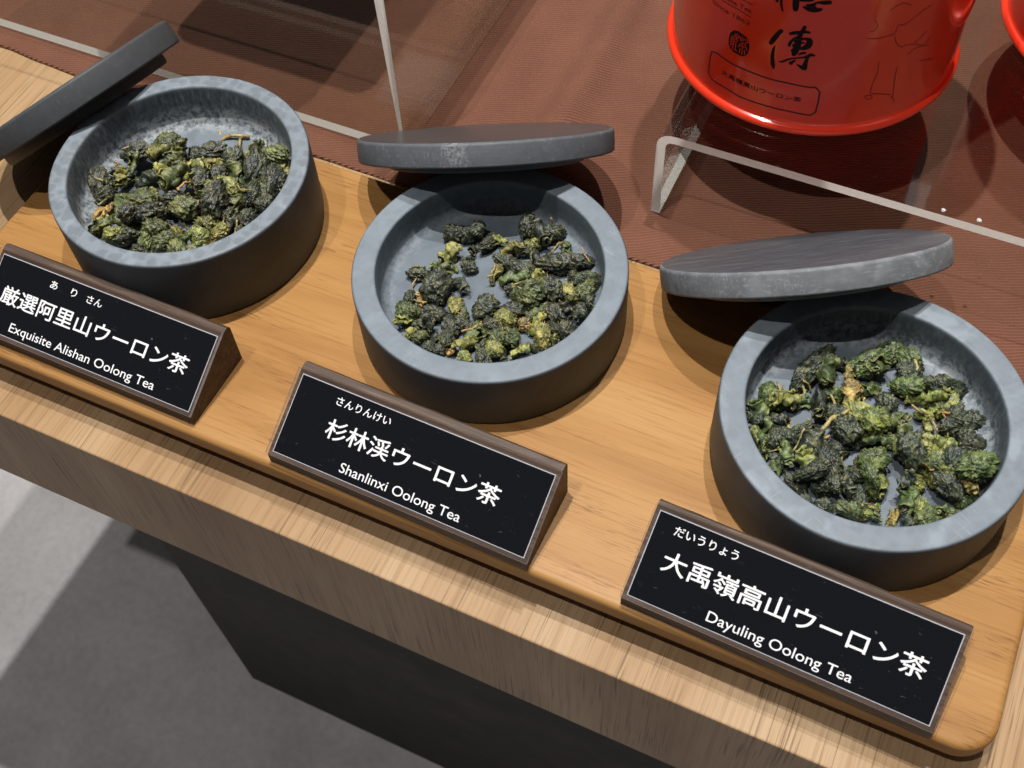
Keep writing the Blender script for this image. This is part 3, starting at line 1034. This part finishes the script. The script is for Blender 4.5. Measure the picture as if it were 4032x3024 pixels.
TEA1='-239,181,31,d -186,193,34,d -152,206,28,d -98,189,31,d -61,207,23,y -213,75,44,y -142,136,23,d -136,88,23,d -116,54,23,d -281,-47,25,d -204,9,36,g -176,-87,50,d -105,-29,38,d -260,-154,22,d -217,-149,22,t -228,-231,37,g -222,-278,27,y -157,-238,34,d -128,-187,30,d -82,-124,27,y -44,-157,22,g -123,-252,29,d -55,-223,29,d -14,-194,24,d -177,-290,24,y -132,-299,27,g -83,-287,29,d -42,-270,29,d -89,-331,24,d -52,-319,22,d -13,-308,22,t 25,-272,34,y 34,-223,34,g 62,-203,27,g 46,-318,24,y 114,-300,29,d 93,-245,29,g 94,-180,24,d 33,-105,42,d 121,-73,34,d 122,-132,34,y 148,-156,29,g 133,-215,29,g 137,-258,29,y 169,-259,24,d 178,-195,29,g 215,-218,29,y 183,-103,24,t 198,-62,29,g 230,-85,27,y 246,-133,29,y 252,-183,29,g 272,-142,29,y 301,-125,24,y 280,-77,27,d 332,-73,32,d 272,-22,34,d 311,0,29,d 347,29,29,d 355,-3,24,d 360,61,30,d 217,-8,25,g 152,6,55,g 223,53,40,d 267,77,35,y 322,101,35,g 313,160,40,d 253,172,25,d 185,190,46,d 257,240,35,d 187,273,31,g 70,284,41,d 14,295,31,d 105,320,36,d 57,250,28,y -2,180,36,y 36,208,26,d 16,117,35,d -6,68,33,y 68,66,38,g 93,195,33,d 128,116,28,y 76,23,22,d 77,120,30,d -240,-34,35,s -273,-116,28,s -209,-162,25,s 140,293,28,s 133,167,23,s 176,133,25,s 135,-187,22,s 273,88,27,s'
TEA2='-234,161,51,d -263,99,33,d -186,136,45,g -126,216,34,d -118,179,22,t -61,256,45,g -19,316,39,g -30,231,39,g 41,330,37,g 71,274,39,d 189,259,47,d 70,199,33,g -90,128,36,t -83,79,38,t -37,163,30,g -140,90,30,g -165,13,41,d -120,18,33,d -328,-11,44,g -280,-14,39,y -238,17,33,g -336,-90,41,g -355,-128,27,d -278,-64,25,d -34,39,44,y 10,2,43,y 41,-27,38,g -65,-46,46,d -24,-44,32,d 34,127,33,d 66,70,49,g 112,189,33,y 156,126,30,y 174,180,33,y 208,185,44,y 161,222,27,d 239,139,33,d 182,91,27,y 244,88,38,d 287,118,32,d 294,67,32,d 319,24,32,d -314,-188,38,g -249,-146,38,d -203,-90,27,d -293,-215,32,g -143,-165,59,d -217,-209,32,g -65,-105,27,d -80,-191,35,d -152,-225,37,y -233,-229,32,d -229,-274,32,g 46,-134,48,g 84,-13,27,y 118,-18,43,g 141,-58,37,d 169,26,32,d 197,4,32,y 250,17,37,y 180,-76,32,d 248,-63,53,y 283,-55,37,d 351,-47,47,g 84,-191,42,y 51,-207,26,g 14,-171,26,d -12,-217,29,d -69,-252,42,d -37,-258,26,d -122,-267,32,d -150,-299,32,d 190,-137,31,y 163,-175,31,d 224,-79,26,g 292,-120,42,d 339,-104,31,t 355,-129,31,g 187,-210,44,g 221,-213,29,y 64,-212,29,g 50,-265,29,d -10,-274,29,d 30,-313,29,g -51,-332,29,d 59,-308,23,y 98,-301,28,g 165,-288,28,t 197,-276,23,d 256,-246,33,g 293,-198,28,g 322,-199,23,g -109,-328,21,d 94,-264,23,y -243,71,33,s -213,51,30,s -237,-77,35,s -156,-46,33,s -102,-30,41,s -28,110,30,s 82,265,31,s -300,-136,24,s 300,147,22,s -32,-164,27,s 163,103,43,s -192,-160,27,s -92,-112,30,s'

tin = empty('red_tin', (0.06925, 0.16134, RZ))
tag(tin, 'glossy red tin with black brush lettering standing on the clear riser', 'tin', 'red tea tins')
V, F = can_body()
b = mesh_obj('body', V, F, RED, tin, smooth=True)
b.data.set_sharp_from_angle(angle=math.radians(60))
print_strokes('brush_character', BRUSH, INK, tin, 0.00006)
print_strokes('brush_character', BRUSH_TOP, INK, tin, 0.00006)
cen = (sum(p[0] for p in SEAL) / len(SEAL), sum(p[1] for p in SEAL) / len(SEAL))
V = [can_map(*cen, 0.00006)] + [can_map(t, z, 0.00006) for t, z in SEAL]
F = [(0, 1 + i, 1 + (i + 1) % len(SEAL)) for i in range(len(SEAL))]
seal = mesh_obj('round_seal', V, F, INK, tin)
print_strokes('seal_lines', SEAL_LINES, RED, seal, 0.00016)
print_strokes('label_frame', [FRAME], INK_PURPLE, tin, 0.00006, smooth=False)
can_text('lettering', '大禹嶺高山ウーロン茶', -112.6, -79.2, 42.75, 2.6, INK, tin, 0.012)
can_text('lettering', 'Since 1862', -121.7, -103.4, 70.3, 2.6, INK_RED, tin, 0.01)
can_text('lettering', 'Chinese Tea', -121.5, -103.6, 75.7, 2.6, INK_RED, tin, 0.01)
print_strokes('ruled_lines', RULES, INK_RED, tin, 0.00006, smooth=False)
print_strokes('sketch_figure', FIGURE, INK_RED, tin, 0.00006, width=0.28)
# raised oval on the side wall of the tin
V, F = [], []
ring = []
NR = 72
for i in range(NR):
    a = 2 * math.pi * i / NR
    th, z = -10.0 + 19.0 * math.cos(a), 85.0 + 25.0 * math.sin(a)
    for q in range(8):
        bq = 2 * math.pi * q / 8
        s = 1 + 0.032 * math.cos(bq)
        V.append(can_map(-10.0 + 19.0 * s * math.cos(a), 85.0 + 25.0 * s * math.sin(a), 0.0005 * math.sin(bq)))
for i in range(NR):
    for q in range(8):
        a, b2 = i * 8 + q, i * 8 + (q + 1) % 8
        c2, d2 = ((i + 1) % NR) * 8 + (q + 1) % 8, ((i + 1) % NR) * 8 + q
        F.append((a, b2, c2, d2))
mesh_obj('raised_oval', V, F, RED, tin, smooth=True)

tin2 = empty('red_tin', (0.1930, 0.2195, RZ))
tag(tin2, 'second red tin at the right edge of the picture, mostly cut off', 'tin', 'red tea tins')
c2 = b.copy()
COL.objects.link(c2)
c2.parent = tin2

# white crumbs near the riser's front edge
for x, y, s, lab in ((0.1412, 0.0882, 0.0008, 'white crumb at the front edge of the clear riser, nearer the red tin'),
                     (0.1540, 0.0883, 0.0008, 'white crumb at the front edge of the clear riser, nearest the right frame edge')):
    bm = bmesh.new()
    bmesh.ops.create_icosphere(bm, subdivisions=3, radius=1)
    for v in bm.verts:
        v.co *= 1 + 0.5 * noise.noise(v.co * 2 + Vector((x * 900, 0, 0)))
        v.co = Vector((v.co.x * s, v.co.y * s * 0.8, max(v.co.z, -0.6) * s * 0.6))
    o = bm_obj('paper_crumb', bm, CRUMB)
    o.location = (x, y, RZ + 0.6 * 0.6 * s)
    tag(o, lab, 'crumb', 'white crumbs on the riser')

# ------------------------------------------------------------------ rolled tea leaves
rnd = random.Random(11)


def finish_leaf(name, verts, faces, margin):
    me = bpy.data.meshes.new(name)
    me.from_pydata([tuple(v) for v in verts], [], faces)
    at = me.attributes.new('margin', 'FLOAT', 'POINT')
    at.data.foreach_set('value', margin)
    me.materials.append(LEAF)
    me.polygons.foreach_set('use_smooth', [True] * len(me.polygons))
    me.update()
    return me


def sstep(a, b, x):
    t = min(1, max(0, (x - a) / (b - a)))
    return t * t * (3 - 2 * t)


def ball_mesh(seed, stretch=(1, 1, 1), layers=2.6):
    bm = bmesh.new()
    bmesh.ops.create_icosphere(bm, subdivisions=5, radius=1)
    o = Vector((seed * 13.7, seed * 5.1, seed * 2.3))
    V, mg = [], []
    ax = Vector((math.sin(seed * 2.1), math.cos(seed * 1.7), math.sin(seed * 0.9 + 1))).normalized()
    bx_ = Vector((math.cos(seed * 1.1), math.sin(seed * 2.9), math.cos(seed * 3.1))).normalized()
    F1, F2 = 4.2 + 0.8 * (seed % 4), 3.6 + 0.7 * (seed % 3)
    for v in bm.verts:
        p = v.co.normalized()
        w = noise.noise_vector(p * 1.3 + o) * 0.75
        q = p * 1.5 + w + o
        low = noise.noise(p * 1.0 + o * 1.3)
        L = noise.noise(q * 1.05) * layers + p.z * 0.5
        saw = L - math.floor(L)
        fold = 1 - abs(math.sin(p.dot(ax) * F1 + 4.4 * noise.noise(p * 1.3 + o)))
        fold2 = 1 - abs(math.sin((p + w * 0.8).dot(bx_) * F2 + 2.5 * noise.noise(p * 2.1 - o)))
        r1 = fold
        r2 = 1 - abs(noise.noise(q * 4.2 + w * 2)) * 2.4
        r = 0.80 + 0.30 * low + 0.20 * saw + 0.22 * fold ** 1.8 + 0.07 * fold2 ** 2 + 0.05 * r2
        c = p * r
        tw = 0.5 * c.x
        c = Vector((c.x * stretch[0], c.y * stretch[1] * math.cos(tw) - c.z * math.sin(tw) * stretch[2], c.y * math.sin(tw) * stretch[1] + c.z * math.cos(tw) * stretch[2]))
        V.append(c)
        mg.append(max(sstep(0.84, 0.98, saw), 0.75 * sstep(0.74, 0.97, r1), 0.5 * sstep(0.8, 0.98, fold2)))
    F = [tuple(x.index for x in f.verts) for f in bm.faces]
    bm.free()
    return finish_leaf('rolled_leaf', V, F, mg)


def curl_mesh(seed, turns=1.6, length=1.2, open_=0.45):
    o = Vector((seed * 3.7, seed * 9.1, seed * 6.3))
    nu, nv = 44, 26
    bm = bmesh.new()
    grid, mgl = [], []
    for i in range(nu + 1):
        u = i / nu
        row = []
        for j in range(nv + 1):
            v = j / nv * 2 - 1
            ang = u * 2 * math.pi * turns + v * 0.7
            rad = 0.10 + (open_ + 0.10) * u + 0.10 * math.sin(v * 6 + u * 9)
            hl = length * (1 - 0.45 * u * u)
            p = Vector((v * hl, rad * math.cos(ang), rad * math.sin(ang)))
            p.z += 0.25 * v * v
            p.z *= 0.72
            p += noise.noise_vector(p * 1.5 + o) * 0.34 + noise.noise_vector(p * 4.0 + o) * 0.13 + noise.noise_vector(p * 9.0 + o) * 0.04
            vt = bm.verts.new(p)
            row.append(vt)
            mgl.append(max(sstep(0.86, 0.99, u), sstep(0.84, 0.99, abs(v))))
        grid.append(row)
    for i in range(nu):
        for j in range(nv):
            bm.faces.new((grid[i][j], grid[i + 1][j], grid[i + 1][j + 1], grid[i][j + 1]))
    bm.normal_update()
    T = 0.05
    V = [v.co + v.normal * T for row in grid for v in row] + [v.co - v.normal * T for row in grid for v in row]
    bm.free()
    mg = mgl + mgl
    w, n0 = nv + 1, (nu + 1) * (nv + 1)
    F = []
    for i in range(nu):
        for j in range(nv):
            q = (i * w + j, (i + 1) * w + j, (i + 1) * w + j + 1, i * w + j + 1)
            F.append(q)
            F.append(tuple(n0 + x for x in reversed(q)))
    rim = [j for j in range(nv)] + [i * w + nv for i in range(nu)] + [nu * w + j for j in range(nv, 0, -1)] + [i * w for i in range(nu, 0, -1)]
    for p, q in zip(rim, rim[1:] + rim[:1]):
        F.append((p, q, n0 + q, n0 + p))
    return finish_leaf('curled_leaf', V, F, mg)


def stem_mesh(seed, thick=0.15, bendy=0.7):
    o = Vector((seed * 4.1, seed * 1.7, seed * 8.3))
    nl, ns = 26, 10
    V, F, mg = [], [], []
    ctr = []
    for i in range(nl + 1):
        s = i / nl * 2 - 1
        p = Vector((s * 1.25, 0, 0)) + noise.noise_vector(Vector((s * 1.1, seed * 3.3, 0))) * bendy
        p.z *= 0.5
        ctr.append(p)
    for i, p in enumerate(ctr):
        t = (ctr[min(nl, i + 1)] - ctr[max(0, i - 1)]).normalized()
        a = t.cross(Vector((0, 0, 1))).normalized()
        b = t.cross(a)
        kn = 1 + 0.35 * noise.noise(Vector((i * 0.35, seed, 2))) + (0.5 if i in (7, 8, 18) else 0)
        end = 0.55 if i in (0, nl) else 1
        for q in range(ns):
            an = 2 * math.pi * q / ns
            r = thick * kn * end * (1 + 0.25 * noise.noise(Vector((math.cos(an) * 2, math.sin(an) * 2, i * 0.5)) + o))
            V.append(p + a * r * math.cos(an) + b * r * math.sin(an))
            mg.append(0.2)
    for i in range(nl):
        for q in range(ns):
            F.append((i * ns + q, i * ns + (q + 1) % ns, (i + 1) * ns + (q + 1) % ns, (i + 1) * ns + q))
    F.append(tuple(reversed(range(ns))))
    F.append(tuple(range(nl * ns, nl * ns + ns)))
    return finish_leaf('leaf_stem', V, F, mg)


BALLS = [ball_mesh(k + 1, (1 + 0.25 * (k % 3), 0.95 - 0.08 * (k % 2), 0.86), 2.2 + 0.3 * (k % 4)) for k in range(14)]
LONGS = [ball_mesh(k + 31, (1.5, 0.72, 0.66), 3.0) for k in range(5)]
CURLS = [curl_mesh(k + 1, 1.2 + 0.25 * (k % 3), 1.0 + 0.15 * (k % 4), 0.42 + 0.05 * (k % 3)) for k in range(9)]
STEMS = [stem_mesh(k + 1, 0.095 + 0.025 * (k % 3), 0.7 + 0.2 * (k % 3)) for k in range(7)]

COLORS = {'d': (0.028, 0.036, 0.031), 'g': (0.064, 0.086, 0.038), 'y': (0.165, 0.172, 0.062),
          't': (0.230, 0.165, 0.072), 's': (0.210, 0.160, 0.075)}
JNAME = ['leftmost jar', 'middle jar', 'rightmost jar']
KNAME = {'d': ('tea_pellet', 'dark green rolled tea leaf'), 'g': ('tea_pellet', 'mid green crumpled tea leaf'),
         'y': ('tea_pellet', 'yellow green curled tea leaf'), 't': ('tea_pellet', 'tan brown crumpled tea leaf'),
         's': ('tea_twig', 'pale straw coloured tea stem')}
TINT = [(1.05, 1.0, 1.0), (1.0, 1.0, 1.0), (0.95, 1.05, 1.0)]


def spot_name(x, y, ri):
    if math.hypot(x, y) < ri * 0.36:
        return 'in the centre'
    a = math.degrees(math.atan2(y, x)) % 360
    return ('at the right side', 'at the back right', 'at the back', 'at the back left', 'at the left side',
            'at the front left', 'at the front', 'at the front right')[int((a + 22.5) // 45) % 8]


for ji, data in enumerate((TEA0, TEA1, TEA2)):
    jx, jy, H, R, ri, fz = JARS[ji]
    placed = []
    items = []
    for e in data.split():
        a, b_, r, k = e.split(',')
        items.append([int(a) * 1e-4, int(b_) * 1e-4, int(r) * 1e-4, k])
    # leaves first, stems on top of them
    items.sort(key=lambda t: (t[3] == 's', rnd.random()))
    for x, y, r, k in items:
        stem = k == 's'
        rr = r * (1.0 if not stem else 0.32)
        lim = ri - 0.0016 - rr * 0.9
        dd = math.hypot(x, y)
        if dd > lim:
            x, y = x * lim / dd, y * lim / dd
        z = fz + rr * 0.80
        for (a, b_, c, q) in placed:
            d = math.hypot(x - a, y - b_)
            m = (rr + q) * 0.80
            if d < m:
                z = max(z, c + math.sqrt(m * m - d * d) * 0.82)
        z = min(z, fz + 0.0115)
        placed.append((x, y, z, rr))
        if stem:
            me = rnd.choice(STEMS)
            rot = (rnd.uniform(-0.4, 0.4), rnd.uniform(-0.45, 0.45), rnd.uniform(0, 6.28))
        else:
            u = rnd.random()
            if k in 'yt':
                me = rnd.choice(CURLS) if u < 0.62 else rnd.choice(BALLS)
            elif k == 'g':
                me = rnd.choice(CURLS) if u < 0.42 else rnd.choice(BALLS if u < 0.85 else LONGS)
            else:
                me = rnd.choice(CURLS) if u < 0.24 else rnd.choice(BALLS if u < 0.85 else LONGS)
            rot = (rnd.uniform(0, 6.28), rnd.uniform(-0.6, 0.6), rnd.uniform(0, 6.28))
        nm, lab = KNAME[k]
        o = bpy.data.objects.new(nm, me)
        o.location = (jx + x, jy + y, z)
        o.rotation_euler = rot
        s = r * (1.12 if not stem else 1.15)
        o.scale = (s, s, s)
        j = rnd.uniform(0.78, 1.25)
        o.color = tuple(c * j * t * rnd.uniform(0.93, 1.07) for c, t in zip(COLORS[k], TINT[ji])) + (1,)
        link(o)
        where = spot_name(x, y, ri)
        tag(o, f'{lab} {where} of the {JNAME[ji]}', 'tea leaf' if not stem else 'tea twig', f'{lab.split(" tea")[0]} tea {where} of the {JNAME[ji]}')
        if not stem and rnd.random() < 0.22:
            c = bpy.data.objects.new('stem', rnd.choice(STEMS))
            link(c, o)
            c.location = (rnd.uniform(-0.4, 0.4), rnd.uniform(-0.3, 0.3), rnd.choice((-0.8, 0.8)))
            c.rotation_euler = (rnd.uniform(0, 6), rnd.uniform(-0.5, 0.5), rnd.uniform(0, 6))
            c.scale = (0.7, 0.7, 0.7)
            c.color = tuple(q * rnd.uniform(0.8, 1.2) for q in COLORS['s']) + (1,)
